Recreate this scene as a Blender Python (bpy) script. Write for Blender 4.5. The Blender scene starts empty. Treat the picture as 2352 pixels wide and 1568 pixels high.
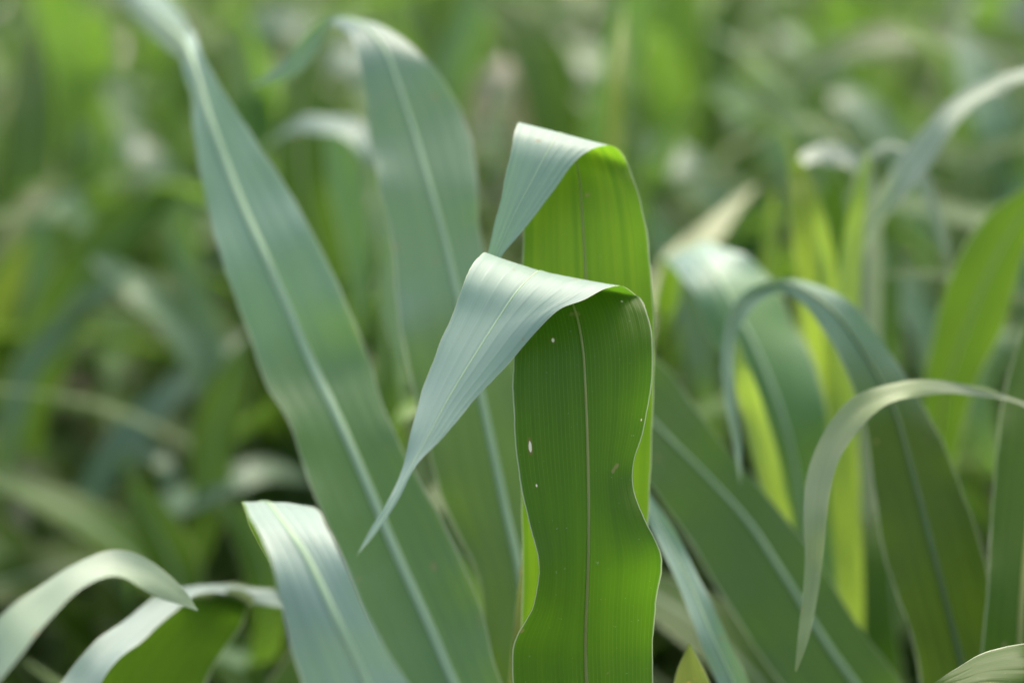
import bpy, math, random
from mathutils import Vector
R = math.radians
scene = bpy.context.scene
col = scene.collection

# ------------------------------------------------------------------ camera
CAM_H, PITCH, LENS = 1.30, R(19.0), 80.0
cd = bpy.data.cameras.new("camera")
cam = bpy.data.objects.new("camera", cd)
col.objects.link(cam)
cam.location = (0, 0, CAM_H)
cam.rotation_euler = (R(90) - PITCH, 0, 0)
cd.lens = LENS; cd.sensor_width = 36; cd.clip_start = 0.02; cd.clip_end = 900
cd.dof.use_dof = True
cd.dof.focus_distance = 0.905
cd.dof.aperture_fstop = 3.0
scene.camera = cam

# ------------------------------------------------------------------ sky, sun, exposure
SUN_EL, SUN_ROT = R(56), R(20)
world = bpy.data.worlds.new("World")
scene.world = world
world.use_nodes = True
wn = world.node_tree
bg = wn.nodes["Background"]
sky = wn.nodes.new("ShaderNodeTexSky")
sky.sky_type = 'NISHITA'
sky.sun_disc = False
sky.sun_elevation = SUN_EL
sky.sun_rotation = SUN_ROT
sky.air_density = 1.0; sky.dust_density = 5.0; sky.ozone_density = 1.0
wn.links.new(sky.outputs[0], bg.inputs[0])
bg.inputs[1].default_value = 0.15

sl = bpy.data.lights.new("sun", 'SUN')
sl.energy = 1.35; sl.angle = R(24); sl.color = (1.0, 0.92, 0.78)
sun = bpy.data.objects.new("sun", sl)
col.objects.link(sun)
sdir = Vector((math.sin(SUN_ROT) * math.cos(SUN_EL), math.cos(SUN_ROT) * math.cos(SUN_EL), math.sin(SUN_EL)))
sun.rotation_euler = sdir.to_track_quat('Z', 'Y').to_euler()
sun.location = sdir * 20

vs = scene.view_settings
vs.view_transform = 'Standard'; vs.look = 'None'; vs.gamma = 1.0; vs.use_curve_mapping = False
vs.exposure = 1.45
scene.cycles.use_denoising = True
scene.cycles.max_bounces = 10
scene.cycles.transmission_bounces = 8

# ------------------------------------------------------------------ helpers
FW, UP = Vector((0, math.cos(PITCH), -math.sin(PITCH))), Vector((0, math.sin(PITCH), math.cos(PITCH)))
K = 36.0 / LENS / 2352.0

def at(px, py, d):
    "a point of the place, from where it is seen and how far away it is (metres)"
    return Vector((0, 0, CAM_H)) + FW * d + Vector((1, 0, 0)) * ((px - 1176) * K * d) + UP * ((784 - py) * K * d)

def tag(o, label=None, cat=None, group=None, kind=None):
    if label: o['label'] = label
    if cat: o['category'] = cat
    if group: o['group'] = group
    if kind: o['kind'] = kind
    return o

def empty(name, loc, rz=0.0):
    o = bpy.data.objects.new(name, None)
    o.empty_display_size = 0.05
    o.location = loc; o.rotation_euler = (0, 0, rz)
    col.objects.link(o)
    return o

def link(name, me, parent=None, origin=None):
    o = bpy.data.objects.new(name, me)
    col.objects.link(o)
    if parent is not None: o.parent = parent
    return o

def mesh(name, verts, faces, mats, uvs=None, fm=None, smooth=True):
    me = bpy.data.meshes.new(name)
    me.from_pydata([tuple(v) for v in verts], [], faces)
    for m in (mats if isinstance(mats, (list, tuple)) else [mats]): me.materials.append(m)
    if uvs is not None:
        uvl = me.uv_layers.new(name="UVMap")
        for lp in me.loops: uvl.data[lp.index].uv = uvs[lp.vertex_index]
    for k, p in enumerate(me.polygons):
        p.use_smooth = smooth
        if fm: p.material_index = fm[k]
    me.update()
    return me

# ------------------------------------------------------------------ materials
def nt(name):
    m = bpy.data.materials.new(name); m.use_nodes = True
    t = m.node_tree; t.nodes.clear()
    return m, t

class G:
    "small node-writing helper"
    def __init__(s, t): s.t = t
    def n(s, typ, **kw):
        nd = s.t.nodes.new(typ)
        for k, v in kw.items(): setattr(nd, k, v)
        return nd
    def set(s, sock, v):
        if hasattr(v, 'links') or isinstance(v, bpy.types.NodeSocket): s.t.links.new(v, sock)
        elif isinstance(v, (tuple, list)) and len(v) == 3 and sock.type == 'RGBA': sock.default_value = (*v, 1)
        else: sock.default_value = v
    def math(s, op, a, b=0.0, c=None):
        nd = s.n('ShaderNodeMath', operation=op)
        s.set(nd.inputs[0], a); s.set(nd.inputs[1], b)
        if c is not None: s.set(nd.inputs[2], c)
        return nd.outputs[0]
    def mix(s, f, a, b, blend='MIX'):
        nd = s.n('ShaderNodeMix', data_type='RGBA', blend_type=blend)
        s.set(nd.inputs[0], f); s.set(nd.inputs[6], a); s.set(nd.inputs[7], b)
        return nd.outputs[2]
    def mixf(s, f, a, b):
        nd = s.n('ShaderNodeMix', data_type='FLOAT')
        s.set(nd.inputs[0], f); s.set(nd.inputs[2], a); s.set(nd.inputs[3], b)
        return nd.outputs[0]
    def ramp(s, v, a, b, lo=0.0, hi=1.0):
        nd = s.n('ShaderNodeMapRange', interpolation_type='SMOOTHSTEP')
        s.set(nd.inputs[0], v)
        nd.inputs[1].default_value = a; nd.inputs[2].default_value = b
        nd.inputs[3].default_value = lo; nd.inputs[4].default_value = hi
        return nd.outputs[0]
    def noise(s, vec, scale, detail=2.0, rough=0.5):
        nd = s.n('ShaderNodeTexNoise')
        s.set(nd.inputs['Vector'], vec); nd.inputs['Scale'].default_value = scale
        nd.inputs['Detail'].default_value = detail; nd.inputs['Roughness'].default_value = rough
        return nd.outputs[0]

def leaf_material(name, top, under, trans, tw=0.42, rough=0.42, veins=1.0, stripe=0.35, spots=0.0, margin=(0.52, 0.56, 0.36), midline=False, holes=(), big_amt=0.75, vb=None, spec=0.55, edge_w=0.0):
    m, t = nt(name); g = G(t)
    uv = g.n('ShaderNodeUVMap').outputs[0]
    sep = g.n('ShaderNodeSeparateXYZ'); g.set(sep.inputs[0], uv)
    u, v = sep.outputs[0], sep.outputs[1]
    back = g.n('ShaderNodeNewGeometry').outputs['Backfacing']
    rnd = g.n('ShaderNodeObjectInfo').outputs['Random']
    # broad lengthwise streaks, blotches
    tc = g.n('ShaderNodeTexCoord').outputs['Object']
    cmb = g.n('ShaderNodeCombineXYZ'); g.set(cmb.inputs[0], g.math('MULTIPLY', u, 9.0)); g.set(cmb.inputs[1], g.math('MULTIPLY', v, 1.1)); g.set(cmb.inputs[2], g.math('MULTIPLY', rnd, 7.0))
    streak = g.ramp(g.noise(cmb.outputs[0], 1.6, 4, 0.6), 0.32, 0.70)
    cm2 = g.n('ShaderNodeCombineXYZ'); g.set(cm2.inputs[0], g.math('MULTIPLY', u, 46.0)); g.set(cm2.inputs[1], g.math('MULTIPLY', v, 2.2)); g.set(cm2.inputs[2], rnd)
    fine = g.noise(cm2.outputs[0], 1.0, 3, 0.6)
    blot = g.ramp(g.noise(tc, 14.0, 3, 0.55), 0.30, 0.72)
    # parallel veins, regularly spaced and a little bent
    wob = g.math('MULTIPLY', g.noise(tc, 20.0, 1, 0.5), 0.03)
    vu = g.math('MULTIPLY', g.math('ADD', u, wob), 2 * math.pi * 34)
    vein = g.math('POWER', g.math('MULTIPLY', g.math('ADD', g.math('SINE', vu), 1.0), 0.5), 12.0)
    vein = g.math('MULTIPLY', g.math('MULTIPLY', vein, veins), g.ramp(blot, 0.0, 0.8, 0.35, 1.0))
    mids = g.math('POWER', g.math('MULTIPLY', g.math('ADD', g.math('SINE', g.math('MULTIPLY', u, 2 * math.pi * 7)), 1.0), 0.5), 3.0)
    ctop = g.mix(g.math('MULTIPLY', streak, stripe), top, [c * 0.80 for c in top])
    big = g.ramp(g.noise(tc, 5.5, 2, 0.5), 0.44, 0.56)
    ctop = g.mix(g.math('MULTIPLY', big, big_amt), ctop, [top[0] * .66, top[1] * .84, top[2] * .38])
    if vb:      # shadow line put into the colour: blade darker green towards its base
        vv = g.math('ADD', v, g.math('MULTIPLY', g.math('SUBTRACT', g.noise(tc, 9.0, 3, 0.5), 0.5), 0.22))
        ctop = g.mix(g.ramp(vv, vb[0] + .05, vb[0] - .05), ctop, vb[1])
    ctop = g.mix(g.math('MULTIPLY', vein, 0.22), ctop, [min(1, c * 1.5 + .03) for c in top])
    ctop = g.mix(g.math('MULTIPLY', blot, 0.25), ctop, [top[0] * .85, top[1] * 1.02, top[2] * .72])
    cund = g.mix(g.math('MULTIPLY', streak, stripe), under, [under[0] * .62, under[1] * .74, under[2] * .8])
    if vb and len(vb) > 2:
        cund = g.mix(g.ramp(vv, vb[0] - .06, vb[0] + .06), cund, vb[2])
    cund = g.mix(g.math('MULTIPLY', vein, 0.55), cund, (0.22, 0.30, 0.07))
    ctr = g.mix(g.math('MULTIPLY', streak, stripe * 1.5), trans, [trans[0] * .42, trans[1] * .62, trans[2] * .6])
    ctr = g.mix(g.math('MULTIPLY', g.math('MULTIPLY', fine, 1.0), 0.35), ctr, [trans[0] * .6, trans[1] * .74, trans[2]])
    ctr = g.mix(g.math('MULTIPLY', vein, 0.35), ctr, [min(1, trans[0] * 1.5), min(1, trans[1] * 1.25), trans[2] * 1.6])
    base = g.mix(back, ctop, cund)
    hv = g.n('ShaderNodeHueSaturation')
    g.set(hv.inputs['Hue'], g.math('ADD', 0.485, g.math('MULTIPLY', rnd, 0.03)))
    g.set(hv.inputs['Value'], g.math('ADD', 0.82, g.math('MULTIPLY', rnd, 0.36)))
    g.set(hv.inputs['Color'], base); base = hv.outputs[0]
    # pale dry margin
    ed = g.math('ABSOLUTE', g.math('SUBTRACT', u, 0.5))
    edge = g.ramp(g.math('ADD', ed, g.math('MULTIPLY', g.math('SUBTRACT', g.noise(tc, 60.0, 2, .5), 0.5), 0.02 if not edge_w else 0.004)), 0.482 + edge_w, 0.494 + edge_w)
    dust = g.ramp(g.noise(tc, 520.0, 2, 0.6), 0.70, 0.78)
    scar = g.math('MULTIPLY', g.ramp(g.noise(tc, 150.0, 1, 0.5), 0.76, 0.80), 0.6)
    base = g.mix(g.math('MULTIPLY', dust, 0.35), base, (0.50, 0.52, 0.40))
    base = g.mix(scar, base, (0.30, 0.26, 0.12)); ctr = g.mix(scar, ctr, (0.30, 0.22, 0.06))
    base = g.mix(g.math('MULTIPLY', edge, 0.8), base, margin)
    ctr = g.mix(g.math('MULTIPLY', edge, 0.6), ctr, margin)
    if midline:
        ml = g.ramp(ed, 0.055, 0.030)
        base = g.mix(g.math('MULTIPLY', ml, 0.55), base, (0.34, 0.46, 0.30))
    if spots:
        sp = g.ramp(g.noise(tc, 210.0, 2, 0.6), 0.66, 0.74)
        base = g.mix(g.math('MULTIPLY', sp, spots), base, (0.45, 0.36, 0.12))
        ctr = g.mix(g.math('MULTIPLY', sp, spots), ctr, (0.40, 0.25, 0.05))
    alpha = None
    for (hu, hvv, ru, rv) in holes:
        a = g.math('DIVIDE', g.math('SUBTRACT', u, hu), ru); b = g.math('DIVIDE', g.math('SUBTRACT', v, hvv), rv)
        wobn = g.math('MULTIPLY', g.math('SUBTRACT', g.noise(tc, 420.0, 2, .5), 0.5), 0.8)
        r = g.math('ADD', g.math('SQRT', g.math('ADD', g.math('MULTIPLY', a, a), g.math('MULTIPLY', b, b))), wobn)
        h = g.ramp(r, 1.15, 0.85)
        rim = g.math('MULTIPLY', g.ramp(r, 1.9, 1.2), 0.8)
        base = g.mix(rim, base, (0.22, 0.17, 0.05)); ctr = g.mix(rim, ctr, (0.20, 0.13, 0.03))
        base = g.mix(h, base, (0.80, 0.76, 0.56)); ctr = g.mix(h, ctr, (0.86, 0.82, 0.62))
    pr = g.n('ShaderNodeBsdfPrincipled')
    g.set(pr.inputs['Base Color'], base)
    g.set(pr.inputs['Roughness'], g.math('ADD', rough, g.math('MULTIPLY', fine, 0.16)))
    g.set(pr.inputs['Specular IOR Level'], g.mixf(back, spec, 0.22))
    g.set(pr.inputs['Sheen Weight'], g.mixf(back, 0.08, 0.0))
    pr.inputs['Sheen Roughness'].default_value = 0.5
    tb = g.n('ShaderNodeBsdfTranslucent'); g.set(tb.inputs[0], ctr)
    bump = g.n('ShaderNodeBump'); bump.inputs['Strength'].default_value = 0.30; bump.inputs['Distance'].default_value = 0.0006
    g.set(bump.inputs['Height'], g.math('ADD', g.math('ADD', vein, g.math('MULTIPLY', fine, 0.5)), mids))
    g.set(pr.inputs['Normal'], bump.outputs[0]); g.set(tb.inputs['Normal'], bump.outputs[0])
    mx = g.n('ShaderNodeMixShader'); mx.inputs[0].default_value = tw
    g.set(mx.inputs[1], pr.outputs[0]); g.set(mx.inputs[2], tb.outputs[0])
    out = g.n('ShaderNodeOutputMaterial'); g.set(out.inputs[0], mx.outputs[0])
    return m

TOP = (0.280, 0.405, 0.320)
UND = (0.050, 0.105, 0.010)
TRN = (0.170, 0.310, 0.020)
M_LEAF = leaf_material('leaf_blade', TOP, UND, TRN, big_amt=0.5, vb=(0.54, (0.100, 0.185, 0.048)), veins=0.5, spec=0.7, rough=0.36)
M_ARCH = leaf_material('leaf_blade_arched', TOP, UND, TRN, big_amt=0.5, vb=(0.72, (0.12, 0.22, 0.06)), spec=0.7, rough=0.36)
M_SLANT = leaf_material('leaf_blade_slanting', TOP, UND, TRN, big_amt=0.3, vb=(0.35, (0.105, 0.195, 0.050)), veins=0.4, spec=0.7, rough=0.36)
M_BLUE = leaf_material('leaf_blade_waxy', (0.29, 0.38, 0.33), UND, TRN, big_amt=0.2, spec=0.6, rough=0.40, tw=0.36, veins=0.35)
M_FAR = leaf_material('hazed_leaf_blade', (0.40, 0.49, 0.34), (0.18, 0.26, 0.08), (0.30, 0.45, 0.09), midline=True, veins=0.2, spec=0.7)  # bright haze of the back rows put into a paler leaf colour
M_FRONT = leaf_material('leaf_blade_front', (0.38, 0.50, 0.44), (0.055, 0.125, 0.007), (0.140, 0.335, 0.014), tw=0.39, stripe=0.22, edge_w=0.0045, veins=0.45, big_amt=0.1,
                        holes=[(0.290, .585, .011, .0021), (0.095, .487, .011, .0042), (0.110, .456, .006, .0013), (0.962, .516, .005, .0011), (0.86, .632, .005, .0010)])
M_SECOND = leaf_material('leaf_blade_second', (0.38, 0.50, 0.44), (0.100, 0.190, 0.010), (0.28, 0.53, 0.02), tw=0.42, big_amt=0.1, edge_w=0.0045, veins=0.35, stripe=0.5)
M_BACK = leaf_material('leaf_blade_field', (0.16, 0.26, 0.14), UND, (0.15, 0.28, 0.02), rough=0.36, spec=0.75, big_amt=0.6, midline=True, veins=0.3)
M_YOUNG = leaf_material('young_leaf_blade', (0.19, 0.28, 0.07), (0.15, 0.24, 0.03), (0.44, 0.60, 0.06), tw=0.5, veins=0.3)
M_OLD = leaf_material('dry_leaf_blade', (0.33, 0.31, 0.20), (0.36, 0.32, 0.17), (0.42, 0.34, 0.15), tw=0.35, veins=0.6, spots=0.6)
M_BEIGE = leaf_material('beige_leaf_blade', (0.28, 0.34, 0.19), (0.15, 0.22, 0.06), (0.30, 0.38, 0.14), tw=0.34, veins=0.5, spec=0.6, spots=0.25)
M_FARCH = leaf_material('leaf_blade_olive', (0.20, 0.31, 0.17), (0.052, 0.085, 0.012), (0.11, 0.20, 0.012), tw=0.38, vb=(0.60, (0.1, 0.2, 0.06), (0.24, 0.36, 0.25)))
M_PALE = leaf_material('pale_leaf_blade', (0.26, 0.33, 0.23), (0.15, 0.24, 0.06), (0.34, 0.42, 0.20), tw=0.32, veins=0.5, spec=0.75, rough=0.38, big_amt=0.2)
M_TORN = leaf_material('speckled_leaf_blade', (0.12, 0.15, 0.04), (0.10, 0.14, 0.03), (0.17, 0.22, 0.04), tw=0.5, veins=0.4, spots=0.9)

def rib_material(name, c1, c2, trans):
    m, t = nt(name); g = G(t)
    tc = g.n('ShaderNodeTexCoord').outputs['Object']
    f = g.noise(tc, 90.0, 3, 0.6)
    pr = g.n('ShaderNodeBsdfPrincipled'); g.set(pr.inputs['Base Color'], g.mix(f, c1, c2)); pr.inputs['Roughness'].default_value = 0.45
    tb = g.n('ShaderNodeBsdfTranslucent'); g.set(tb.inputs[0], trans)
    mx = g.n('ShaderNodeMixShader'); mx.inputs[0].default_value = 0.35
    g.set(mx.inputs[1], pr.outputs[0]); g.set(mx.inputs[2], tb.outputs[0])
    out = g.n('ShaderNodeOutputMaterial'); g.set(out.inputs[0], mx.outputs[0])
    return m
M_RIB = rib_material('midrib_pale', (0.40, 0.54, 0.32), (0.48, 0.63, 0.40), (0.72, 0.92, 0.45))
M_RIBU = rib_material('midrib_tan', (0.24, 0.28, 0.07), (0.32, 0.33, 0.10), (0.80, 0.85, 0.24))
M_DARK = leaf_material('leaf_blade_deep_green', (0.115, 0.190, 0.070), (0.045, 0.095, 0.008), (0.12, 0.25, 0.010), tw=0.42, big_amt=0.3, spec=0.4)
M_RIBG = rib_material('midrib_olive', (0.12, 0.19, 0.06), (0.18, 0.26, 0.10), (0.30, 0.40, 0.10))
M_STALK = rib_material('stalk_green', (0.10, 0.17, 0.045), (0.17, 0.24, 0.09), (0.2, 0.3, 0.05))

def soil_material():
    m, t = nt('dry_soil'); g = G(t)
    tc = g.n('ShaderNodeTexCoord').outputs['Object']
    a = g.noise(tc, 1.3, 5, 0.6); b = g.noise(tc, 26.0, 6, 0.7)
    c = g.mix(g.ramp(a, .35, .65), (0.20, 0.15, 0.11), (0.30, 0.24, 0.20))
    c = g.mix(g.ramp(b, .35, .75), c, (0.30, 0.22, 0.17))
    pr = g.n('ShaderNodeBsdfPrincipled'); g.set(pr.inputs['Base Color'], c); pr.inputs['Roughness'].default_value = 0.95
    bump = g.n('ShaderNodeBump'); bump.inputs['Distance'].default_value = 0.03; g.set(bump.inputs['Height'], b); g.set(pr.inputs['Normal'], bump.outputs[0])
    out = g.n('ShaderNodeOutputMaterial'); g.set(out.inputs[0], pr.outputs[0])
    return m
M_SOIL = soil_material()

# ------------------------------------------------------------------ ground
def ground():
    rnd = random.Random(2)
    xs = [-400, -60, -12] + [-6 + 12 * i / 70 for i in range(71)] + [12, 60, 400]
    ys = [-400, -60, -6, -1] + [-.5 + 12 * i / 80 for i in range(81)] + [20, 60, 400]
    V, F = [], []
    for y in ys:
        for x in xs:
            z = 0.0
            if abs(x) <= 6 and -0.5 <= y <= 11.5:
                z = 0.02 * math.sin(x * 9.2 + .4 * math.sin(y * 2)) + rnd.uniform(-.012, .012)
            V.append((x, y, z))
    n = len(xs)
    for j in range(len(ys) - 1):
        for i in range(n - 1):
            F.append((j * n + i, j * n + i + 1, (j + 1) * n + i + 1, (j + 1) * n + i))
    tag(link('ground', mesh('ground', V, F, M_SOIL)), kind='structure')
ground()
# pale dry track beyond the field
M_TRACK = None
def track():
    m, t = nt('pale_track'); g = G(t)
    tc = g.n('ShaderNodeTexCoord').outputs['Object']
    a = g.noise(tc, 0.9, 5, 0.6); b = g.noise(tc, 30.0, 5, 0.7)
    c = g.mix(g.ramp(a, .35, .65), (0.60, 0.50, 0.44), (0.74, 0.66, 0.60))
    c = g.mix(g.math('MULTIPLY', g.ramp(b, .45, .8), .5), c, (0.40, 0.32, 0.26))
    pr = g.n('ShaderNodeBsdfPrincipled'); g.set(pr.inputs['Base Color'], c); pr.inputs['Roughness'].default_value = 0.95
    out = g.n('ShaderNodeOutputMaterial'); g.set(out.inputs[0], pr.outputs[0])
    V, F = [], []
    n = 60; rr = random.Random(4)
    for i in range(n + 1):
        x = -14 + 28 * i / n
        V += [(x, 4.8 + rr.uniform(-.15, .15), .05), (x, 5.1, .075), (x, 12.6 + rr.uniform(-.2, .2), .075)]
    for i in range(n):
        for k in range(2):
            F.append((i * 3 + k, i * 3 + 3 + k, i * 3 + 4 + k, i * 3 + 1 + k))
    tag(link('track', mesh('track', V, F, m)), kind='structure')
track()

# ------------------------------------------------------------------ leaf building
def crom(P, n):
    "centripetal-like cubic through the points, n samples per span; P is a list of vectors"
    out = []
    N = len(P)
    for i in range(N - 1):
        p0 = P[i - 1] if i > 0 else P[i] * 2 - P[i + 1]
        p1, p2 = P[i], P[i + 1]
        p3 = P[i + 2] if i + 2 < N else P[i + 1] * 2 - P[i]
        d1 = max((p2 - p1).length, 1e-5)
        d0 = max((p1 - p0).length, 1e-5); d2 = max((p3 - p2).length, 1e-5)
        a = math.sqrt(d0); b = math.sqrt(d1); c = math.sqrt(d2)
        m1 = ((p1 - p0) / a - (p2 - p0) / (a + b) + (p2 - p1) / b) * b
        m2 = ((p2 - p1) / b - (p3 - p1) / (b + c) + (p3 - p2) / c) * b
        for k in range(n):
            s = k / n; s2 = s * s; s3 = s2 * s
            out.append(p1 * (2 * s3 - 3 * s2 + 1) + m1 * (s3 - 2 * s2 + s) + p2 * (-2 * s3 + 3 * s2) + m2 * (s3 - s2))
    out.append(P[-1].copy())
    return out

def ribbon(st, parent, mat, rib=None, ribmat=None, flip=False, seg=6, cross=14, label=None, ruffle=0.0012, base=None, seed=0, name='leaf'):
    """st: stations base to tip, each (L, M, R) as world vectors. base: point on the stalk the blade grows from."""
    rnd = random.Random(seed + 11)
    st = [tuple(s) for s in st]
    nb = 0
    if base is not None:
        L, M, Rr = st[0]; M1 = st[1][1]
        t = (M - M1).normalized(); dist = (base - M).length
        c1 = M + t * dist * 0.45; c2 = base + Vector((0, 0, 1)) * dist * 0.35
        side = (Rr - L)
        pre = []
        for k in range(4, 0, -1):
            s = k / 4.0
            p = M * (1 - s) ** 3 + c1 * 3 * s * (1 - s) ** 2 + c2 * 3 * s * s * (1 - s) + base * s ** 3
            w = (1 - s) + 0.30 * s
            pre.append((p - (M - L) * w, p, p + (Rr - M) * w))
        st = pre + st; nb = 4
    Ls, Ms, Rs = (crom([s[k] for s in st], seg) for k in range(3))
    n = len(Ms)
    acc = [0.0]
    for i in range(1, n): acc.append(acc[-1] + (Ms[i] - Ms[i - 1]).length)
    tot = acc[-1]
    V, UV, F, NRM = [], [], [], []
    ph = [rnd.uniform(0, 6.28) for _ in range(4)]
    for i in range(n):
        L, M, Rr = Ls[i], Ms[i], Rs[i]
        tvec = (Ms[min(i + 1, n - 1)] - Ms[max(i - 1, 0)])
        nn = (Rr - L).cross(tvec)
        nn = nn.normalized() if nn.length > 1e-9 else Vector((0, -1, 0))
        NRM.append(nn)
        for j in range(cross + 1):
            u = j / cross
            # quadratic through L (0), M (.5), R (1) keeps the blade cupped
            a, b, c = (1 - u) * (1 - 2 * u), 4 * u * (1 - u), u * (2 * u - 1)
            q = L * a + M * b + Rr * c
            e = abs(2 * u - 1)
            lin = (L * (1 - 2 * u) + M * 2 * u) if u < .5 else (M * (2 - 2 * u) + Rr * (2 * u - 1))
            p = q * 0.5 + lin * 0.5
            s = acc[i]
            side = 0 if u < .5 else 1
            wv = math.sin(s * 95 + ph[side]) + .6 * math.sin(s * 170 + ph[2 + side])
            p = p + nn * (ruffle * wv * e * e)
            if e > .99:      # small nicks and waves of the margin
                p = p + (Rr - L).normalized() * (.00012 * math.sin(s * 310 + ph[side]) + rnd.uniform(-.00009, .00009)) * min(1, (Rr - L).length / .02)
            V.append(p); UV.append((u, s / tot))
    W = cross + 1
    for i in range(n - 1):
        for j in range(cross):
            f = (i * W + j, i * W + j + 1, (i + 1) * W + j + 1, (i + 1) * W + j)
            F.append(tuple(reversed(f)) if flip else f)
    org = parent.matrix_world.translation if parent else Vector()
    loc = parent.location
    V = [v - loc for v in V]
    leaf = link(name, mesh(name, V, F, mat, UV), parent)
    if label: leaf['label'] = label
    if rib:
        RV, RF, RUV = [], [], []
        prof = [(-1, 0), (-.6, .75), (0, 1), (.6, .75), (1, 0), (.6, -.75), (0, -1), (-.6, -.75)]
        for i in range(n):
            tvec = (Ms[min(i + 1, n - 1)] - Ms[max(i - 1, 0)]).normalized()
            nn = NRM[i]; s = nn.cross(tvec).normalized()
            fr = acc[i] / tot
            w = rib * (1 - 0.92 * fr ** 1.2) * 0.5
            w = min(w, (Rs[i] - Ls[i]).length * 0.16 + 1e-5)
            th = min(0.0011, w * 0.55)
            for (a, b) in prof:
                RV.append(Ms[i] + s * (a * w) + nn * (b * th) - loc); RUV.append((a * .5 + .5, fr))
        for i in range(n - 1):
            for k in range(8):
                RF.append((i * 8 + k, i * 8 + (k + 1) % 8, (i + 1) * 8 + (k + 1) % 8, (i + 1) * 8 + k))
        fmr = [(1 if (k % 8 < 4) == flip else 0) for k in range(len(RF))]
        link('midrib', mesh('midrib', RV, RF, [M_RIB, ribmat or M_RIBU], RUV, fmr), leaf)
    return leaf

def S(rows, d0=0.0):
    "rows: lx ly mx my rx ry depth [left extra depth, right extra depth]"
    out = []
    for r in rows:
        dl, dr = (r[7], r[8]) if len(r) > 8 else (0.0, 0.0)
        d = r[6] + d0
        out.append((at(r[0], r[1], d + dl), at(r[2], r[3], d), at(r[4], r[5], d + dr)))
    return out

def C(rows, tilt=0.7, cup=0.10, d0=0.0):
    "rows: x y width depth along the middle, base to tip; the upper edge leans away by tilt"
    out = []
    n = len(rows)
    for i, r in enumerate(rows):
        a, b = rows[max(i - 1, 0)], rows[min(i + 1, n - 1)]
        dx, dy = b[0] - a[0], b[1] - a[1]
        l = math.hypot(dx, dy) or 1
        px, py = dy / l, -dx / l      # left of travel in the picture (y down)
        h = r[2] / 2
        d = r[3] + d0
        dd = -py * h * K * d * tilt
        cd_ = h * K * d * cup * 2
        out.append((at(r[0] + px * h, r[1] + py * h, d + dd - cd_), at(r[0], r[1], d), at(r[0] - px * h, r[1] - py * h, d - dd - cd_)))
    return out

def stalk(parent, height, r0=0.011, lean=(0, 0), mat=None):
    V, F, UV = [], [], []
    rnd = random.Random(int(height * 1000))
    n = 40
    for i in range(n + 1):
        s = i / n
        z = -0.02 + (height + .02) * s
        node = (s * 7) % 1.0
        rr = r0 * (1 - 0.45 * s) * (1 + (.16 if node < .10 else 0))
        if i == n: rr *= .3
        for k in range(10):
            a = k * math.pi / 5
            V.append((lean[0] * s * s + rr * math.cos(a), lean[1] * s * s + rr * math.sin(a) * .85, z)); UV.append((k / 10, s))
    for i in range(n):
        for k in range(10):
            F.append((i * 10 + k, i * 10 + (k + 1) % 10, (i + 1) * 10 + (k + 1) % 10, (i + 1) * 10 + k))
    F.append(tuple(n * 10 + k for k in range(10)))
    return link('stalk', mesh('stalk', V, F, mat or M_STALK, UV), parent)

def generic_leaf(z0, az, length, width, elev, droop, twist=0.0, seed=0, n=18, cross=4, off=0.0):
    "a grass blade in plant space: verts, uvs, faces"
    rnd = random.Random(seed)
    out, side = Vector((math.cos(az), math.sin(az), 0)), Vector((-math.sin(az), math.cos(az), 0))
    p = Vector((0, 0, z0)) + out * off
    V, UV, F = [], [], []
    ang = elev; ds = length / n
    bend_at = rnd.uniform(.35, .75); kink = rnd.uniform(0, .6) * droop; sway = rnd.uniform(-.8, .8)
    for i in range(n + 1):
        s = i / n
        d = out * math.cos(ang) + Vector((0, 0, 1)) * math.sin(ang)
        nrm = -out * math.sin(ang) + Vector((0, 0, 1)) * math.cos(ang)
        tw = twist * s * s
        sd = side * math.cos(tw) + nrm * math.sin(tw)
        nr = nrm * math.cos(tw) - side * math.sin(tw)
        w = width * (0.42 + 0.58 * min(1, s / .22)) * (1 - max(0, (s - .35) / .65) ** 1.7) * .5 + .0006
        for j in range(cross + 1):
            u = j / cross * 2 - 1
            V.append(p + sd * (u * w) + nr * (abs(u) * w * .30 * (1 - .6 * s) + .10 * w * abs(u) * math.sin(i * 1.7 + (2 if u > 0 else 0) + seed)))
            UV.append(((u + 1) / 2, s))
        p = p + d * ds + side * (sway * ds * s * .5)
        ang -= (droop * (1 - .5) / n * 2 * s) + kink / n * 4 * math.exp(-((s - bend_at) / .1) ** 2)
    W = cross + 1
    for i in range(n):
        for j in range(cross):
            F.append((i * W + j, i * W + j + 1, (i + 1) * W + j + 1, (i + 1) * W + j))
    return V, UV, F

def lower_leaves(parent, rnd, zmax, n, mats=(M_BACK,)):
    for k in range(n):
        z = zmax * (.25 + .75 * k / max(1, n - 1))
        az = (k % 2) * math.pi + rnd.uniform(-.9, .9) + parent_az.get(parent.name, 0)
        V, UV, F = generic_leaf(z, az, rnd.uniform(.4, .6), rnd.uniform(.045, .06), rnd.uniform(.7, 1.15), rnd.uniform(1.4, 2.4), rnd.uniform(-.5, .5), rnd.randrange(9999))
        link('leaf', mesh('leaf', V, F, rnd.choice(mats), UV), parent)
parent_az = {}

def plant(name, foot_px, d, label, group=None, top=None, lower=7, cat='corn plant', seed=1, zmax=.45, az=0.0):
    "foot below the pixel where its leaves meet the stalk; returns root and the leaf junction"
    j = at(foot_px[0], foot_px[1], d)
    root = empty(name, (j.x, j.y, 0))
    tag(root, label, cat, group)
    stalk(root, j.z + .01)
    parent_az[root.name] = az
    lower_leaves(root, random.Random(seed), min(zmax, j.z - .05), lower)
    return root, j

#@@HAND
G1 = 'corn plants at the near edge of the field'
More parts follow.
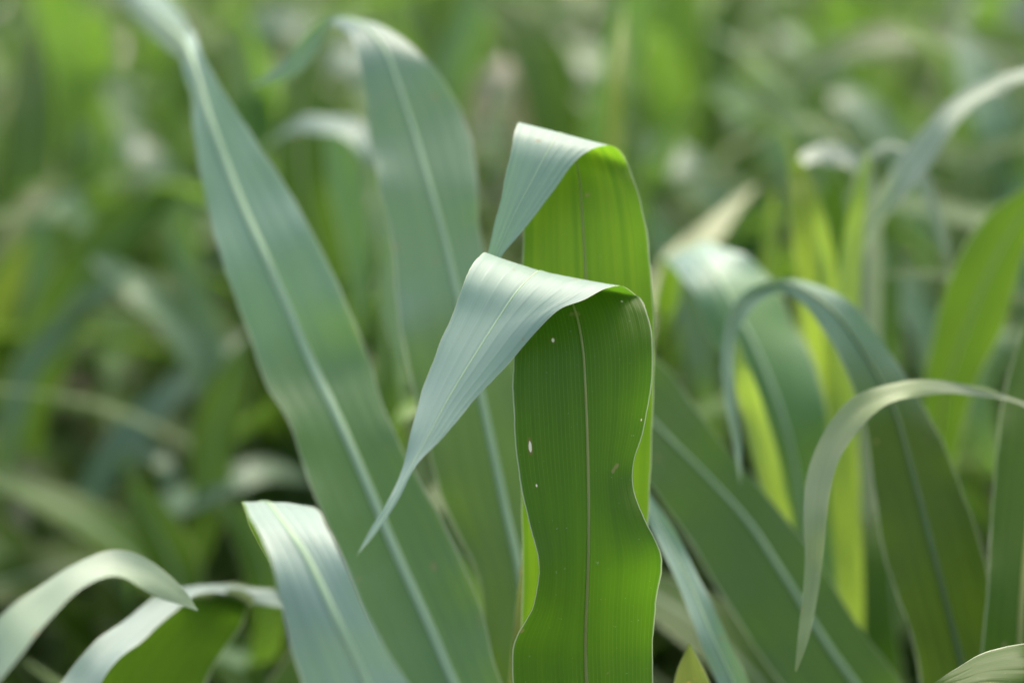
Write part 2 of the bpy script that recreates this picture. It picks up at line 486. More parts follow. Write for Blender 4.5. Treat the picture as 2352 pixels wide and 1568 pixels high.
# --- the middle plant: the sharp folded leaves and the two big slanting ones
p, j = plant('corn_plant', (1400, 2060), .985, 'corn plant in the middle with two sharp leaves folded over at the top', G1, seed=3)
ribbon(S([
 (1190,1640,1352,1640,1500,1640,.915,-.004,-.004),
 (1178,1490,1345,1500,1500,1480,.912,-.006,-.002),
 (1226,1385,1347,1400,1507,1385,.909,-.010,-.004),
 (1237,1290,1351,1290,1519,1272,.906,-.008,-.010),
 (1212,1190,1352,1190,1480,1190,.905,-.004,-.004),
 (1191,1085,1351,1085,1452,1092,.906,-.004,.004),
 (1180,960,1348,975,1478,985,.908,-.006,.002),
 (1177,880,1344,880,1496,890,.911,-.006,-.004),
 (1180,800,1338,795,1499,790,.916,-.006,-.008),
 (1176,720,1318,705,1488,722,.924,-.002,-.008),
 (1150,625,1282,645,1466,680,.930,.000,-.006),
 (1120,579,1246,623,1437,658,.924,.000,-.004),
 (1098,590,1222,633,1395,663,.912,.000,-.002),
 (1068,642,1185,672,1338,690,.902,.000,.000),
 (1046,705,1140,738,1278,716,.896,.002,.002),
 (1010,790,1085,824,1178,823,.888,.003,.004),
 (970,895,1028,918,1080,930,.880,.003,.003),
 (945,988,984,1000,1022,1000,.873,.002,.002),
 (926,1070,940,1078,956,1068,.867,.003,.000),
 (890,1150,900,1157,911,1152,.861),
 (851,1214,859,1219,868,1217,.856),
 (819,1275,820,1276,822,1274,.852)]), p, M_FRONT, rib=.0020, ribmat=M_RIBU, flip=True, seg=8, cross=24, base=j, ruffle=.0004, seed=1,
 label='sharp front leaf folded over with its thin tip hanging to the left')
ribbon(S([
 (1200,1640,1352,1640,1490,1640,.965),
 (1200,1300,1350,1300,1485,1300,.955),
 (1197,1100,1350,1100,1494,1100,.953),
 (1195,900,1350,900,1502,880,.953),
 (1196,740,1348,740,1503,740,.954),
 (1199,620,1345,630,1497,640,.956),
 (1203,510,1337,490,1484,520,.960,.0,-.004),
 (1204,400,1327,385,1462,432,.966,.0,-.008),
 (1200,310,1308,325,1440,375,.968,.0,-.006),
 (1193,281,1290,306,1412,339,.960,.0,-.002),
 (1183,300,1272,325,1372,337,.950),
 (1176,335,1252,357,1330,362,.945),
 (1162,400,1222,415,1280,425,.942),
 (1147,470,1188,478,1236,485,.940),
 (1133,525,1163,532,1192,540,.939),
 (1119,588,1136,592,1152,588,.938),
 (1108,640,1116,640,1122,640,.937),
 (1104,690,1105,690,1106,690,.937)]), p, M_SECOND, rib=.0022, ribmat=M_RIBU, flip=True, seg=8, cross=20, base=j, ruffle=.0004, seed=2,
 label='second folded leaf behind the front one, glowing bright green where it stands up')
ribbon(S([
 (935,1640,1066,1612,1150,1560,1.00,.0,-.006),
 (850,1450,985,1430,1095,1370,1.01,.0,-.006),
 (775,1260,905,1255,1020,1205,1.02,.0,-.006),
 (700,1080,835,1090,935,1050,1.03,.0,-.006),
 (664,970,765,935,878,925,1.04,-.006,-.002),
 (615,890,718,838,850,830,1.05,-.004,-.002),
 (568,760,660,705,790,680,1.055,.0,-.004),
 (525,640,610,590,722,545,1.06,.0,-.004),
 (487,520,562,485,665,440,1.07),
 (465,420,522,385,592,330,1.08),
 (448,320,482,275,526,230,1.09),
 (434,220,454,180,474,140,1.11),
 (420,150,430,112,444,78,1.13,.0,.02),
 (392,120,405,78,420,36,1.20,.0,.04),
 (345,75,362,32,380,-10,1.32,.0,.06),
 (290,10,308,-25,330,-55,1.45,.0,.05),
 (240,-70,242,-74,244,-78,1.52)]), p, M_SLANT, rib=.0056, seg=7, cross=12, base=j, ruffle=.001, seed=3, label='broad blue-green leaf slanting up to the left with a pale midrib')
ribbon(S([
 (1120,1690,1240,1690,1310,1690,1.03),
 (1112,1500,1212,1470,1290,1420,1.035),
 (1100,1330,1190,1300,1265,1250,1.04),
 (1020,1160,1160,1165,1235,1110,1.045),
 (978,1010,1122,985,1200,930,1.05),
 (935,840,1086,825,1165,780,1.055),
 (912,700,1054,690,1125,640,1.06),
 (900,560,1025,565,1100,520,1.065),
 (872,430,988,430,1096,415,1.07),
 (850,320,950,300,1076,300,1.08,.0,.0),
 (838,220,915,195,1030,205,1.085),
 (822,135,885,115,970,130,1.09),
 (798,75,845,68,905,72,1.10),
 (766,56,792,44,828,44,1.115),
 (748,82,748,60,756,40,1.125),
 (722,128,710,98,704,74,1.125),
 (690,166,674,146,662,128,1.125),
 (642,192,630,178,622,164,1.125),
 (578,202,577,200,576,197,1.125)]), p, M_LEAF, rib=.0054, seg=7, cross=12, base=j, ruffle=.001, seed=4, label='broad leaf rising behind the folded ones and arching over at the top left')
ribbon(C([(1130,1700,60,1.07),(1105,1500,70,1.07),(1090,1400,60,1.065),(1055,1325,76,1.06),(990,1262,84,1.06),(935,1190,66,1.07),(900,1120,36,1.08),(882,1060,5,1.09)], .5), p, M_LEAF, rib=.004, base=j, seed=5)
ribbon(C([(1195,1700,60,1.0),(1203,1480,52,.985),(1210,1350,40,.98),(1212,1270,28,.975),(1210,1205,6,.97)], .2), p, M_TORN, base=j, seed=6, label='narrow yellow-green leaf edge with ragged brown specks')
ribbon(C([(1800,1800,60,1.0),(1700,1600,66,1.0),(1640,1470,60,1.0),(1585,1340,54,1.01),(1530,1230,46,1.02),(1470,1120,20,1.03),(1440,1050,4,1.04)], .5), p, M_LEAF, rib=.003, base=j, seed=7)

# --- low plant in front: the pale arched leaf at the bottom
p, j = plant('corn_plant', (1010, 2150), .86, 'corn plant with a grey-blue leaf arching over at the foot of the broad slanting leaf', G1, seed=5, lower=6, zmax=.55)
ribbon(S([
 (735,1680,890,1680,985,1650,.80),
 (680,1530,825,1530,912,1530,.80),
 (652,1420,775,1425,848,1420,.80),
 (634,1330,735,1340,812,1340,.803),
 (612,1262,702,1275,780,1268,.808),
 (588,1205,668,1222,757,1213,.815),
 (568,1170,634,1176,738,1182,.828),
 (560,1156,615,1153,700,1164,.845),
 (556,1163,590,1157,640,1159,.862),
 (575,1200,608,1196,655,1200,.882),
 (598,1255,620,1250,650,1255,.89),
 (628,1310,630,1310,632,1310,.89)]), p, M_BLUE, rib=.005, seg=7, base=j, ruffle=.0012, seed=8, label='grey-blue leaf arched over with a pale top')

# --- bottom left plant
p, j = plant('corn_plant', (20, 2200), 1.0, 'corn plant in bottom left corner with twisted pale ribbon leaf and dark green blade', G1, seed=6, lower=6, zmax=.6)
ribbon(C([(90,1720,80,.92),(165,1600,76,.97),(225,1520,72,.98),(310,1440,64,1.0),(390,1382,46,1.02),(450,1355,24,1.03),(560,1358,30,1.05),(640,1375,34,1.06),(700,1400,5,1.07)], 1.1), p, M_BLUE, base=j, seed=9, label='narrow blue-green leaf with a pale upper side')
ribbon(S([
 (120,1720,290,1720,450,1700,1.03,-.02,.02),
 (205,1555,335,1575,475,1570,1.03,-.02,.02),
 (295,1445,410,1470,515,1490,1.035,-.02,.02),
 (400,1375,470,1400,555,1425,1.04,-.015,.02),
 (480,1350,520,1360,572,1385,1.04,.01,.0),
 (560,1345,575,1350,600,1365,1.06),
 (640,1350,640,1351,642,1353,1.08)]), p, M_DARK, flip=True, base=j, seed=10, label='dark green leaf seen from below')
ribbon(C([(-160,1680,90,.86),(-60,1560,116,.80),(20,1460,90,.80),(95,1385,72,.81),(170,1322,62,.82),(260,1300,62,.83),(340,1322,60,.84),(405,1362,42,.85),(455,1400,6,.86)], 1.3), p, M_PALE, base=j, seed=11, label='pale ribbon leaf twisting over')

# --- right side, the blue-green arch and the broad blade beside the folded leaves
p, j = plant('corn_plant', (2010, 2150), 1.15, 'corn plant just right of the sharp leaves with a blue-green leaf arched like a saddle', G1, seed=8, lower=7, zmax=.62)
ribbon(S([
 (1820,1420,1880,1420,1930,1400,1.17),
 (1765,1200,1845,1190,1905,1160,1.16),
 (1715,1010,1805,985,1900,950,1.15),
 (1680,860,1752,835,1858,805,1.15,.0,.015),
 (1628,755,1700,728,1812,715,1.155,.0,.02),
 (1583,668,1652,640,1765,640,1.165,.0,.02),
 (1548,615,1606,585,1710,582,1.185),
 (1535,602,1575,570,1640,562,1.21),
 (1520,612,1550,590,1585,578,1.235),
 (1505,660,1530,640,1562,640,1.25),
 (1498,730,1520,715,1555,700,1.26),
 (1500,800,1505,798,1515,790,1.27)]), p, M_ARCH, rib=.005, seg=7, base=j, ruffle=.0015, seed=12, label='blue-green leaf arched over like a saddle')
ribbon(S([
 (1885,1680,2020,1650,2090,1600,1.08),
 (1770,1540,1905,1485,1975,1440,1.08),
 (1665,1380,1795,1310,1868,1270,1.085),
 (1590,1255,1720,1198,1765,1140,1.09),
 (1525,1160,1630,1098,1685,1050,1.095),
 (1455,1060,1545,1012,1605,945,1.10),
 (1400,950,1470,930,1515,830,1.11),
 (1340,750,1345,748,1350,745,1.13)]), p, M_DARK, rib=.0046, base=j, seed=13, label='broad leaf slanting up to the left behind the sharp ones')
ribbon(C([(1830,1450,30,1.14),(1800,1220,44,1.12),(1768,1080,54,1.11),(1732,950,50,1.105),(1704,850,34,1.10),(1692,780,6,1.10)], .2), p, M_YOUNG, base=j, seed=14, label='narrow yellow-green leaf lit through')
ribbon(S([
 (1890,1680,1990,1680,2090,1680,1.22),
 (1930,1470,1995,1460,2060,1440,1.22),
 (1915,1310,1985,1320,2050,1310,1.23),
 (1950,1240,2010,1240,2060,1220,1.24),
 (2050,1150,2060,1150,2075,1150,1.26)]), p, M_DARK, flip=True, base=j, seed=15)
ribbon(C([(1600,1700,110,.97),(1592,1590,90,.965),(1585,1530,56,.96),(1582,1476,6,.955)], .2), p, M_TORN, base=j, seed=16, label='yellow leaf tip with torn brown-specked edge')
ribbon(C([(1545,605,56,1.30),(1590,570,64,1.32),(1640,525,54,1.34),(1680,480,36,1.36),(1715,445,18,1.38),(1740,425,4,1.4)], .9), p, M_OLD, seed=17, base=j, label='dry tan leaf tip')

# --- right edge plant
p, j = plant('corn_plant', (2330, 2200), 1.08, 'corn plant at the right edge with a thin pale arching leaf in front', G1, seed=9, lower=7, zmax=.62)
ribbon(S([
 (2140,1680,2250,1680,2345,1660,1.04),
 (2095,1470,2198,1480,2295,1440,1.04),
 (2035,1290,2145,1270,2248,1230,1.04),
 (2006,1130,2098,1090,2192,1080,1.045),
 (1985,970,2052,935,2132,950,1.05),
 (1940,850,1990,820,2058,830,1.055),
 (1885,748,1920,722,1970,712,1.06),
 (1838,692,1855,670,1888,655,1.07),
 (1792,672,1802,652,1812,640,1.08),
 (1745,690,1738,672,1732,655,1.08),
 (1706,738,1692,716,1680,704,1.075),
 (1688,802,1674,790,1660,782,1.07),
 (1685,900,1674,900,1662,900,1.06),
 (1702,1020,1692,1020,1684,1020,1.05),
 (1702,1115,1701,1115,1700,1115,1.04)]), p, M_FARCH, flip=True, rib=.0040, ribmat=M_RIBG, seg=6, base=j, seed=18, label='long leaf arching over to the left and hanging down in a thin tip')
ribbon(C([(2480,1060,20,1.03),(2400,950,16,1.02),(2300,912,14,1.01),(2200,892,22,1.0),(2120,888,36,.99),(2040,905,50,.98),(1965,950,58,.975),(1908,1025,60,.97),(1880,1110,58,.965),(1872,1200,50,.96),(1868,1300,40,.96),(1856,1400,32,.955),(1842,1480,22,.95),(1828,1540,4,.95)], .8), p, M_BEIGE, base=j, seed=19, label='thin pale leaf arching down to a dry tip')
ribbon(S([
 (2240,1700,2340,1700,2430,1700,1.0),
 (2262,1420,2345,1420,2450,1400,1.0),
 (2278,1170,2365,1170,2465,1170,1.02),
 (2298,950,2385,950,2460,950,1.04),
 (2340,780,2400,780,2455,780,1.06),
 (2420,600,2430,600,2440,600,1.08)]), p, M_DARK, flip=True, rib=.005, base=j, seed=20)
ribbon(S([
 (2130,1400,2160,1400,2190,1400,1.22),
 (2108,1220,2140,1230,2180,1230,1.21),
 (2110,1050,2150,1060,2198,1060,1.2),
 (2120,890,2172,900,2235,905,1.19),
 (2148,750,2214,770,2300,770,1.18),
 (2190,610,2262,650,2332,660,1.17),
 (2262,500,2315,545,2360,565,1.16),
 (2352,435,2380,455,2400,480,1.15),
 (2470,385,2472,388,2474,392,1.14)]), p, M_YOUNG if False else M_BACK, flip=True, rib=.004, ribmat=M_RIBU, base=j, seed=21, label='broad green leaf seen from below')

# --- slender plant further back right
p, j = plant('corn_plant', (1950, 1900), 1.28, 'slender yellow-green corn plant with narrow upright leaves behind the drooping tip', G1, seed=10, lower=7, zmax=.62)
ribbon(C([(1940,1150,50,1.22),(1938,900,54,1.21),(1942,740,46,1.20),(1960,600,34,1.19),(2005,505,46,1.18),(2062,425,60,1.17),(2115,350,66,1.17),(2163,285,54,1.17),(2225,228,42,1.18),(2295,190,32,1.19),(2370,165,24,1.2),(2470,150,5,1.21)], .9), p, M_PALE, rib=.003, base=j, seed=22, label='pale leaf rising to the upper right corner')
ribbon(C([(1975,1150,54,1.25),(1968,900,62,1.24),(1960,700,58,1.24),(1965,560,50,1.24),(1976,450,38,1.24),(1985,385,26,1.22),(2005,352,20,1.22),(2045,334,20,1.22),(2092,358,24,1.22),(2128,430,28,1.22),(2158,520,26,1.22),(2185,620,4,1.22)], .9), p, M_PALE, flip=False, rib=.004, ribmat=M_RIBU, base=j, seed=23, label='narrow yellow-green leaf curling into a hook')
ribbon(C([(1920,1150,60,1.24),(1915,900,90,1.23),(1892,720,100,1.20),(1868,580,92,1.19),(1848,470,72,1.19),(1832,395,46,1.20),(1822,360,20,1.20),(1812,330,4,1.20)], .2), p, M_YOUNG, flip=True, rib=.004, base=j, seed=24, label='yellow-green leaf folded sideways at the top')
ribbon(C([(1850,700,40,1.24),(1845,500,40,1.24),(1828,390,28,1.24),(1808,330,18,1.24),(1788,285,4,1.24)], .3), p, M_YOUNG, base=j, seed=25)

ribbon(C([(1955,1150,44,1.17),(1942,900,50,1.165),(1948,700,54,1.16),(1962,540,44,1.16),(1976,440,32,1.16),(1990,370,20,1.165),(1996,345,4,1.17)], .2), p, M_YOUNG, base=j, seed=64, label='slim upright yellow-green blade')
ribbon(C([(1925,1150,30,1.18),(1918,900,34,1.175),(1905,740,34,1.17),(1888,600,24,1.17),(1872,500,4,1.17)], .2), p, M_YOUNG, base=j, seed=65)
ribbon(C([(1980,1300,90,1.4),(1920,900,130,1.4),(1900,640,130,1.4),(1910,480,90,1.4),(1930,390,4,1.4)], .2), p, M_DARK, flip=True, base=j, seed=66)
ribbon(C([(1800,1200,60,1.30),(1790,980,70,1.30),(1772,800,62,1.30),(1765,640,44,1.31),(1770,500,20,1.32),(1778,430,4,1.32)], .2), p, M_YOUNG, flip=True, base=j, seed=61)
ribbon(C([(2060,1150,60,1.34),(2045,950,66,1.34),(2040,760,56,1.34),(2050,600,36,1.35),(2062,480,4,1.36)], .2), p, M_BACK, flip=True, base=j, seed=62)

ribbon(C([(2010,1100,30,1.26),(2005,700,40,1.25),(1998,460,42,1.24),(1972,378,42,1.24),(1920,352,46,1.24),(1866,356,38,1.23),(1832,384,22,1.22),(1815,420,4,1.22)], .8), p, M_PALE, base=j, seed=63, label='narrow silvery leaf arching over to the left')

# --- lower right corner, in focus
p, j = plant('corn_plant', (2560, 2200), .95, 'corn plant in the bottom right corner showing one smooth blue-green leaf edge', G1, seed=12, lower=5, zmax=.55)
ribbon(S([
 (2620,1640,2600,1740,2580,1850,.93),
 (2520,1530,2500,1640,2480,1760,.91),
 (2420,1478,2400,1580,2380,1700,.90),
 (2345,1476,2335,1575,2320,1680,.892,.02,.0),
 (2262,1498,2265,1570,2250,1650,.888,.02,.0),
 (2200,1532,2205,1580,2190,1630,.886,.01,.0),
 (2140,1572,2145,1590,2140,1610,.884),
 (2080,1615,2082,1618,2080,1620,.882)]), p, M_BLUE, rib=.004, base=j, seed=26, ruffle=.0004)

# --- behind the folded leaves
p, j = plant('corn_plant', (1400, 1500), 1.38, 'corn plant with one thin upright leaf spike above the folded leaves', G1, seed=113, lower=6, zmax=.48)
ribbon(C([(1402,900,66,1.26),(1404,600,60,1.26),(1406,420,56,1.26),(1410,300,48,1.27),(1416,200,38,1.28),(1426,110,26,1.30),(1436,15,3,1.35)], .2), p, M_YOUNG, flip=True, rib=.004, base=j, seed=27, label='thin upright leaf spike')
p, j = plant('corn_plant', (880, 1500), 1.38, 'corn plant with a short whitish leaf arch between the two broad slanting leaves', G1, seed=114, lower=6, zmax=.48)
ribbon(C([(900,900,60,1.34),(905,600,66,1.33),(890,430,66,1.32),(862,350,60,1.31),(815,305,54,1.31),(755,285,46,1.32),(705,283,36,1.33),(660,300,18,1.34),(620,330,10,1.35),(590,370,4,1.36)], 1.6), p, M_BLUE, rib=.003, base=j, seed=28, label='short whitish leaf arch')
ribbon(C([(800,900,90,1.40),(740,600,110,1.40),(700,450,120,1.4),(690,300,110,1.41),(700,200,80,1.42),(720,120,40,1.43),(740,60,4,1.44)], .3), p, M_BACK, flip=True, rib=.004, base=j, seed=29)
ribbon(C([(930,1200,50,1.16),(905,1020,56,1.15),(890,900,50,1.15),(880,790,40,1.16),(870,700,5,1.17)], .3), p, M_BACK, flip=True, base=j, seed=30)
ribbon(C([(1130,1250,40,1.16),(1080,1020,50,1.15),(1010,925,54,1.14),(950,930,46,1.13),(912,968,26,1.12),(890,1000,4,1.12)], .3), p, M_YOUNG, base=j, seed=31, label='bright yellow leaf tip')

# --- plants of the second row, out of focus
def mid(label, foot, d, seed, leaves, lower=8):
    p, j = plant('corn_plant', foot, d, label, 'corn plants of the second row', seed=seed, lower=lower, zmax=.62)
    for k, (m, fl, tilt, rows) in enumerate(leaves):
        ribbon(C(rows, tilt, d0=0.0), p, m, flip=fl, base=j, seed=seed * 10 + k, seg=5, cross=6, rib=None)
T, Fa = True, False
mid('blurred corn plant at the left edge with a broad upright leaf and a tan tip', (60,1150), 1.75, 30, [
 (M_BACK, T, .2, [(60,620,110,1.75),(62,420,120,1.75),(70,260,116,1.76),(72,140,80,1.78),(70,40,8,1.8)]),
 (M_OLD, Fa, .8, [(-60,640,20,1.6),(10,560,40,1.6),(55,490,44,1.61),(100,430,26,1.62),(140,400,4,1.62)]),
 (M_YOUNG, T, .3, [(-40,900,90,1.7),(-10,720,90,1.7),(30,620,60,1.7),(70,540,6,1.7)]),
 (M_YOUNG, Fa, .5, [(-60,420,60,1.9),(0,320,60,1.9),(22,240,50,1.92),(24,180,6,1.95)])])
mid('blurred corn plant at left whose broad dark green leaf rises to the right', (110,1250), 1.6, 31, [
 (M_BACK, T, .1, [(85,860,110,1.56),(140,720,126,1.55),(215,600,124,1.55),(310,505,96,1.56),(380,450,50,1.57),(430,420,5,1.58)]),
 (M_BACK, Fa, 1.0, [(90,620,50,1.6),(110,480,54,1.6),(160,470,56,1.62),(215,560,40,1.63),(250,640,5,1.64)]),
 (M_BACK, Fa, .6, [(20,1000,60,1.5),(60,850,64,1.5),(150,740,60,1.5),(240,660,40,1.5),(300,610,5,1.5)])])
mid('blurred corn plant with a grey leaf arched over just left of the slanting blade', (330,1150), 1.7, 32, [
 (M_BACK, Fa, 1.2, [(480,900,70,1.72),(440,640,74,1.72),(405,480,66,1.7),(360,375,56,1.7),(305,338,50,1.7),(255,360,40,1.72),(235,420,5,1.73)]),
 (M_BACK, Fa, .8, [(440,900,60,1.9),(400,600,66,1.9),(345,420,66,1.9),(300,290,62,1.92),(250,170,56,1.95),(190,80,50,2.0),(140,20,6,2.05)]),
 (M_BACK, Fa, 1.0, [(480,880,50,1.5),(400,740,66,1.5),(320,665,64,1.5),(250,615,44,1.52),(200,590,5,1.54)]),
 (M_BACK, T, .2, [(400,700,50,1.8),(402,420,60,1.8),(398,250,50,1.8),(392,120,6,1.8)]),
 (M_BACK, Fa, .4, [(520,900,50,1.5),(470,740,60,1.5),(420,600,50,1.5),(385,480,5,1.5)])])
mid('blurred corn plant in the dark lower left with a dull grey horizontal leaf', (330,1500), 1.45, 33, [
 (M_BACK, Fa, 1.2, [(330,1250,40,1.4),(380,1170,56,1.4),(460,1130,60,1.4),(560,1090,60,1.4),(650,1080,44,1.42),(730,1110,5,1.44)]),
 (M_BACK, Fa, .8, [(140,1320,50,1.5),(200,1150,70,1.5),(300,990,72,1.5),(420,880,62,1.5),(520,800,44,1.52),(590,750,5,1.54)]),
 (M_BACK, Fa, 1.2, [(400,1200,30,1.45),(385,1080,38,1.45),(345,1035,42,1.46),(290,1060,40,1.48),(245,1110,5,1.5)]),
 (M_BACK, T, .3, [(480,1150,80,1.4),(490,1000,100,1.4),(530,880,80,1.4),(560,780,6,1.4)]),
 (M_OLD, Fa, .5, [(30,1350,20,1.5),(40,1220,40,1.5),(60,1130,36,1.5),(90,1070,5,1.5)]),
 (M_BACK, T, .3, [(620,1400,90,1.3),(590,1260,90,1.3),(540,1180,60,1.3),(480,1150,5,1.3)]),
 (M_BACK, T, .3, [(420,1450,110,1.35),(400,1300,120,1.35),(340,1180,90,1.35),(290,1080,5,1.35)])])
mid('blurred corn plant with a bright pointed leaf between the tips of the slanting blades', (640,1100), 1.75, 34, [
 (M_BACK, T, .2, [(590,600,100,1.7),(585,380,124,1.7),(570,240,110,1.7),(555,130,60,1.72),(542,30,5,1.74)]),
 (M_BACK, Fa, 1.2, [(760,500,50,2.0),(740,200,60,2.0),(700,70,64,2.0),(630,48,64,2.02),(570,80,44,2.04),(540,130,5,2.05)]),
 (M_BACK, Fa, .2, [(790,800,80,1.5),(795,600,110,1.5),(790,440,110,1.5),(770,320,60,1.5),(750,250,6,1.5)]),
 (M_PALE, Fa, 1.2, [(860,500,40,1.8),(850,200,60,1.8),(800,130,60,1.8),(750,150,44,1.82),(720,190,5,1.83)]),
 (M_BACK, T, .4, [(640,700,90,1.6),(660,500,100,1.6),(650,380,80,1.6),(600,330,5,1.6)])])
mid('blurred corn plant with a cream coloured leaf arch above and left of the folded tips', (1130,1000), 1.8, 35, [
 (M_OLD, Fa, 1.2, [(1180,500,40,1.8),(1200,260,44,1.8),(1190,180,46,1.8),(1150,158,44,1.8),(1112,195,44,1.8),(1098,260,38,1.8),(1092,330,5,1.8)]),
 (M_BACK, Fa, .9, [(1250,560,60,1.9),(1190,400,70,1.9),(1120,310,60,1.9),(1060,270,5,1.9)]),
 (M_BACK, Fa, .8, [(980,500,70,2.3),(1010,260,84,2.3),(1060,120,84,2.3),(1120,0,70,2.3),(1160,-80,6,2.3)]),
 (M_BACK, T, .3, [(1290,500,70,1.9),(1270,320,76,1.9),(1230,230,50,1.9),(1190,160,5,1.9)]),
 (M_BACK, Fa, 1.3, [(1440,500,60,2.2),(1430,220,66,2.2),(1380,150,66,2.2),(1280,140,66,2.2),(1190,180,50,2.2),(1130,230,6,2.2)])])
mid('blurred corn plant right of the folded leaf with a whitish bend and a grey-blue leaf', (1640,1000), 1.7, 36, [
 (M_BACK, Fa, 1.2, [(1760,760,60,1.7),(1710,560,76,1.7),(1650,450,80,1.7),(1570,375,74,1.7),(1500,345,60,1.72),(1460,380,6,1.74)]),
 (M_BACK, Fa, 1.0, [(1880,560,60,1.8),(1820,400,70,1.8),(1760,310,70,1.8),(1700,250,56,1.8),(1650,220,5,1.8)]),
 (M_BACK, Fa, .9, [(1960,460,50,2.0),(1880,330,66,2.0),(1800,260,66,2.0),(1700,200,50,2.0),(1620,170,5,2.0)]),
 (M_BACK, Fa, .8, [(1620,900,60,1.5),(1600,760,80,1.5),(1560,640,70,1.5),(1520,540,60,1.5),(1490,470,5,1.5)]),
 (M_BACK, T, .3, [(1730,800,70,1.6),(1700,640,90,1.6),(1720,520,80,1.6),(1750,420,5,1.6)])])
mid('blurred corn plant behind the pale rising leaf at upper right with grey drooping leaves', (2080,1050), 1.8, 37, [
 (M_BACK, Fa, 1.2, [(2120,560,60,1.8),(2080,380,76,1.8),(2020,290,76,1.8),(1955,235,66,1.8),(1900,220,5,1.8)]),
 (M_BACK, Fa, 1.2, [(2010,460,50,2.3),(1960,220,70,2.3),(1890,130,76,2.3),(1820,90,50,2.3),(1780,80,5,2.3)]),
 (M_BACK, Fa, 1.0, [(2160,860,60,1.5),(2120,740,76,1.5),(2050,640,80,1.5),(1990,580,60,1.5),(1950,550,5,1.5)]),
 (M_PALE, Fa, 1.0, [(2100,1200,50,1.4),(2040,1080,70,1.4),(1985,1010,66,1.4),(1940,980,5,1.4)]),
 (M_BACK, T, .3, [(1990,700,80,1.7),(2010,520,90,1.7),(1985,420,70,1.7),(1940,360,5,1.7)])])
mid('blurred corn plant in the upper right corner with a wide blue-green leaf slanting down', (2330,1050), 1.6, 38, [
 (M_BACK, Fa, .6, [(2380,640,90,1.6),(2340,440,104,1.6),(2290,290,100,1.6),(2235,150,80,1.62),(2195,60,6,1.64)]),
 (M_BACK, T, .6, [(2450,420,50,1.8),(2420,250,60,1.8),(2340,150,60,1.8),(2250,80,44,1.8),(2180,40,5,1.8)]),
 (M_PALE, Fa, 1.2, [(2440,300,60,2.3),(2400,60,70,2.3),(2320,10,60,2.3),(2240,10,50,2.3),(2180,30,5,2.3)]),
 (M_BACK, Fa, .8, [(2260,1000,60,1.45),(2250,860,70,1.45),(2290,790,60,1.45),(2350,760,5,1.45)])])
#@@END

# ------------------------------------------------------------------ the field behind
def copy_tree(o, parent=None):
    c = o.copy(); col.objects.link(c)
    if parent is not None: c.parent = parent
    for ch in list(o.children): copy_tree(ch, c)
    return c

FIELD = 'corn plants filling the field behind'
PLAB = 'out of focus green corn plant standing in the field behind the near plants'
def make_proto(seed, joined):
    rnd = random.Random(seed)
    h = rnd.uniform(.62, .80)
    az0 = rnd.uniform(0, 6.28)
    parts = []
    nl = 14
    for k in range(nl):
        f = k / (nl - 1)
        z = .16 + (h - .16) * f
        az = az0 + (k % 2) * math.pi + rnd.uniform(-.6, .6)
        length = .42 + .30 * math.sin(math.pi * min(1, f + .15)) + rnd.uniform(-.05, .08)
        if f > .85: length *= .75
        V, UV, F = generic_leaf(z, az, length, rnd.uniform(.026, .052), .75 + .60 * f + rnd.uniform(-.15, .15), rnd.uniform(1.7, 3.2) * (1 - .25 * f), rnd.uniform(-1.0, 1.0), rnd.randrange(99999), off=.006)
        r = rnd.random()
        mi = 0 if r < .88 else (1 if r < .97 else 0)
        if f < .2 and r > .88: mi = 3
        parts.append((V, UV, F, mi))
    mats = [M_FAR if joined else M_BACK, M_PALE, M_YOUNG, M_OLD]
    if joined:
        AV, AU, AF, FMx = [], [], [], []
        # thin stalk
        n0 = 0
        for i in range(7):
            for k in range(6):
                a = k * math.pi / 3; r = .010 * (1 - .5 * i / 6)
                AV.append(Vector((r * math.cos(a), r * math.sin(a), h * i / 6))); AU.append((k / 6, i / 6))
        for i in range(6):
            for k in range(6):
                AF.append((i * 6 + k, i * 6 + (k + 1) % 6, (i + 1) * 6 + (k + 1) % 6, (i + 1) * 6 + k)); FMx.append(4)
        for V, UV, F, mi in parts:
            o = len(AV); AV += V; AU += UV
            AF += [tuple(i + o for i in f) for f in F]; FMx += [mi] * len(F)
        me = mesh('corn_plant', AV, AF, mats + [M_STALK], AU, FMx)
        ob = link('corn_plant', me)
        return tag(ob, PLAB, 'corn plant', FIELD)
    root = empty('corn_plant', (0, 0, 0))
    tag(root, PLAB, 'corn plant', FIELD)
    stalk(root, h)
    for V, UV, F, mi in parts:
        link('leaf', mesh('leaf', V, F, mats[mi], UV), root)
    return root

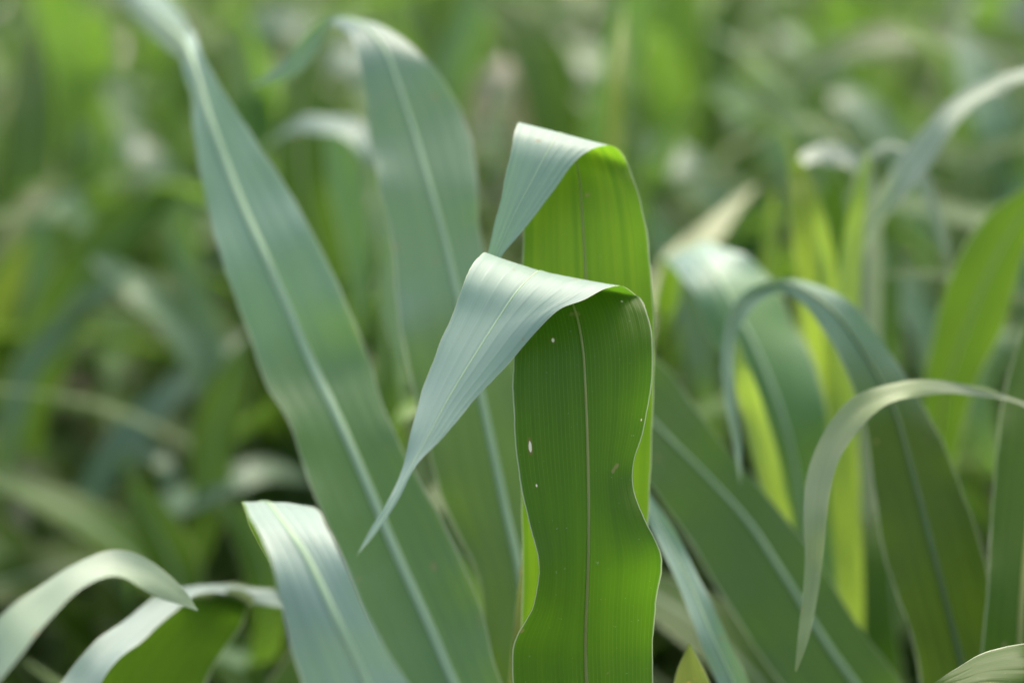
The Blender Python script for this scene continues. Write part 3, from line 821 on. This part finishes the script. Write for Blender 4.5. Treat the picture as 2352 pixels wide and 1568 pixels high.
near = [make_proto(s, False) for s in range(20, 27)]
far = [make_proto(s, True) for s in range(40, 48)]
rnd = random.Random(77)
pos = []
y = 1.52
while y < 4.7:
    half = .225 * y * 1.08 + .40
    x = -half + rnd.uniform(0, .2)
    step = .15 + .02 * y + (.38 * (y - 3.2) if y > 3.2 else 0)
    while x < half:
        pos.append((x + rnd.uniform(-.07, .07), y + rnd.uniform(-.08, .08)))
        x += step * rnd.uniform(.8, 1.25)
    y += .19 + .015 * y + (.16 * (y - 3.3) if y > 3.3 else 0)
usedn, usedf = set(), set()
for (x, y) in pos:
    if y < 2.9:
        i = rnd.randrange(len(near)); src = near[i]
        o = src if i not in usedn else copy_tree(src); usedn.add(i)
    else:
        i = rnd.randrange(len(far)); src = far[i]
        o = src if i not in usedf else copy_tree(src); usedf.add(i)
        o['label'] = 'far out of focus corn plant in the hazy back rows of the field'
        o['group'] = 'corn plants in the back rows of the field'
    o.location = (x, y, 0); o.rotation_euler = (rnd.uniform(-.08, .08), rnd.uniform(-.08, .08), rnd.uniform(0, 6.28))
    s = rnd.uniform(.82, 1.06) * (1 - .12 * max(0, y - 3.6)); o.scale = (s, s, s)
for (x, y) in [(-1.02, .70), (-.98, 1.02), (-1.04, 1.3), (-1.0, 1.6), (-1.2, .9), (-1.2, 1.25), (-.75, .3), (-.95, .42), (-.6, .0), (-.3, -.3), (-.05, -.4), (.2, -.35), (.5, -.15),
               (.8, .25), (1.0, .55), (1.0, .85), (1.02, 1.1), (1.0, 1.4), (1.2, .8), (1.2, 1.2), (-.5, -.5), (.5, -.5), (0, -.7), (-.28, -.8), (.28, -.85)]:
    src = near[rnd.randrange(len(near))]  # added out of view: block low sky and darken the lower canopy
    o = copy_tree(src); o['label'] = 'unseen corn plant added round the camera to block low sky'; o['group'] = 'corn plants added out of view round the camera'
    o.location = (x, y, 0); o.rotation_euler = (rnd.uniform(-.06, .06), rnd.uniform(-.06, .06), rnd.uniform(0, 6.28))
    q = rnd.uniform(.92, 1.08); o.scale = (q, q, q)
print('field plants', len(pos))
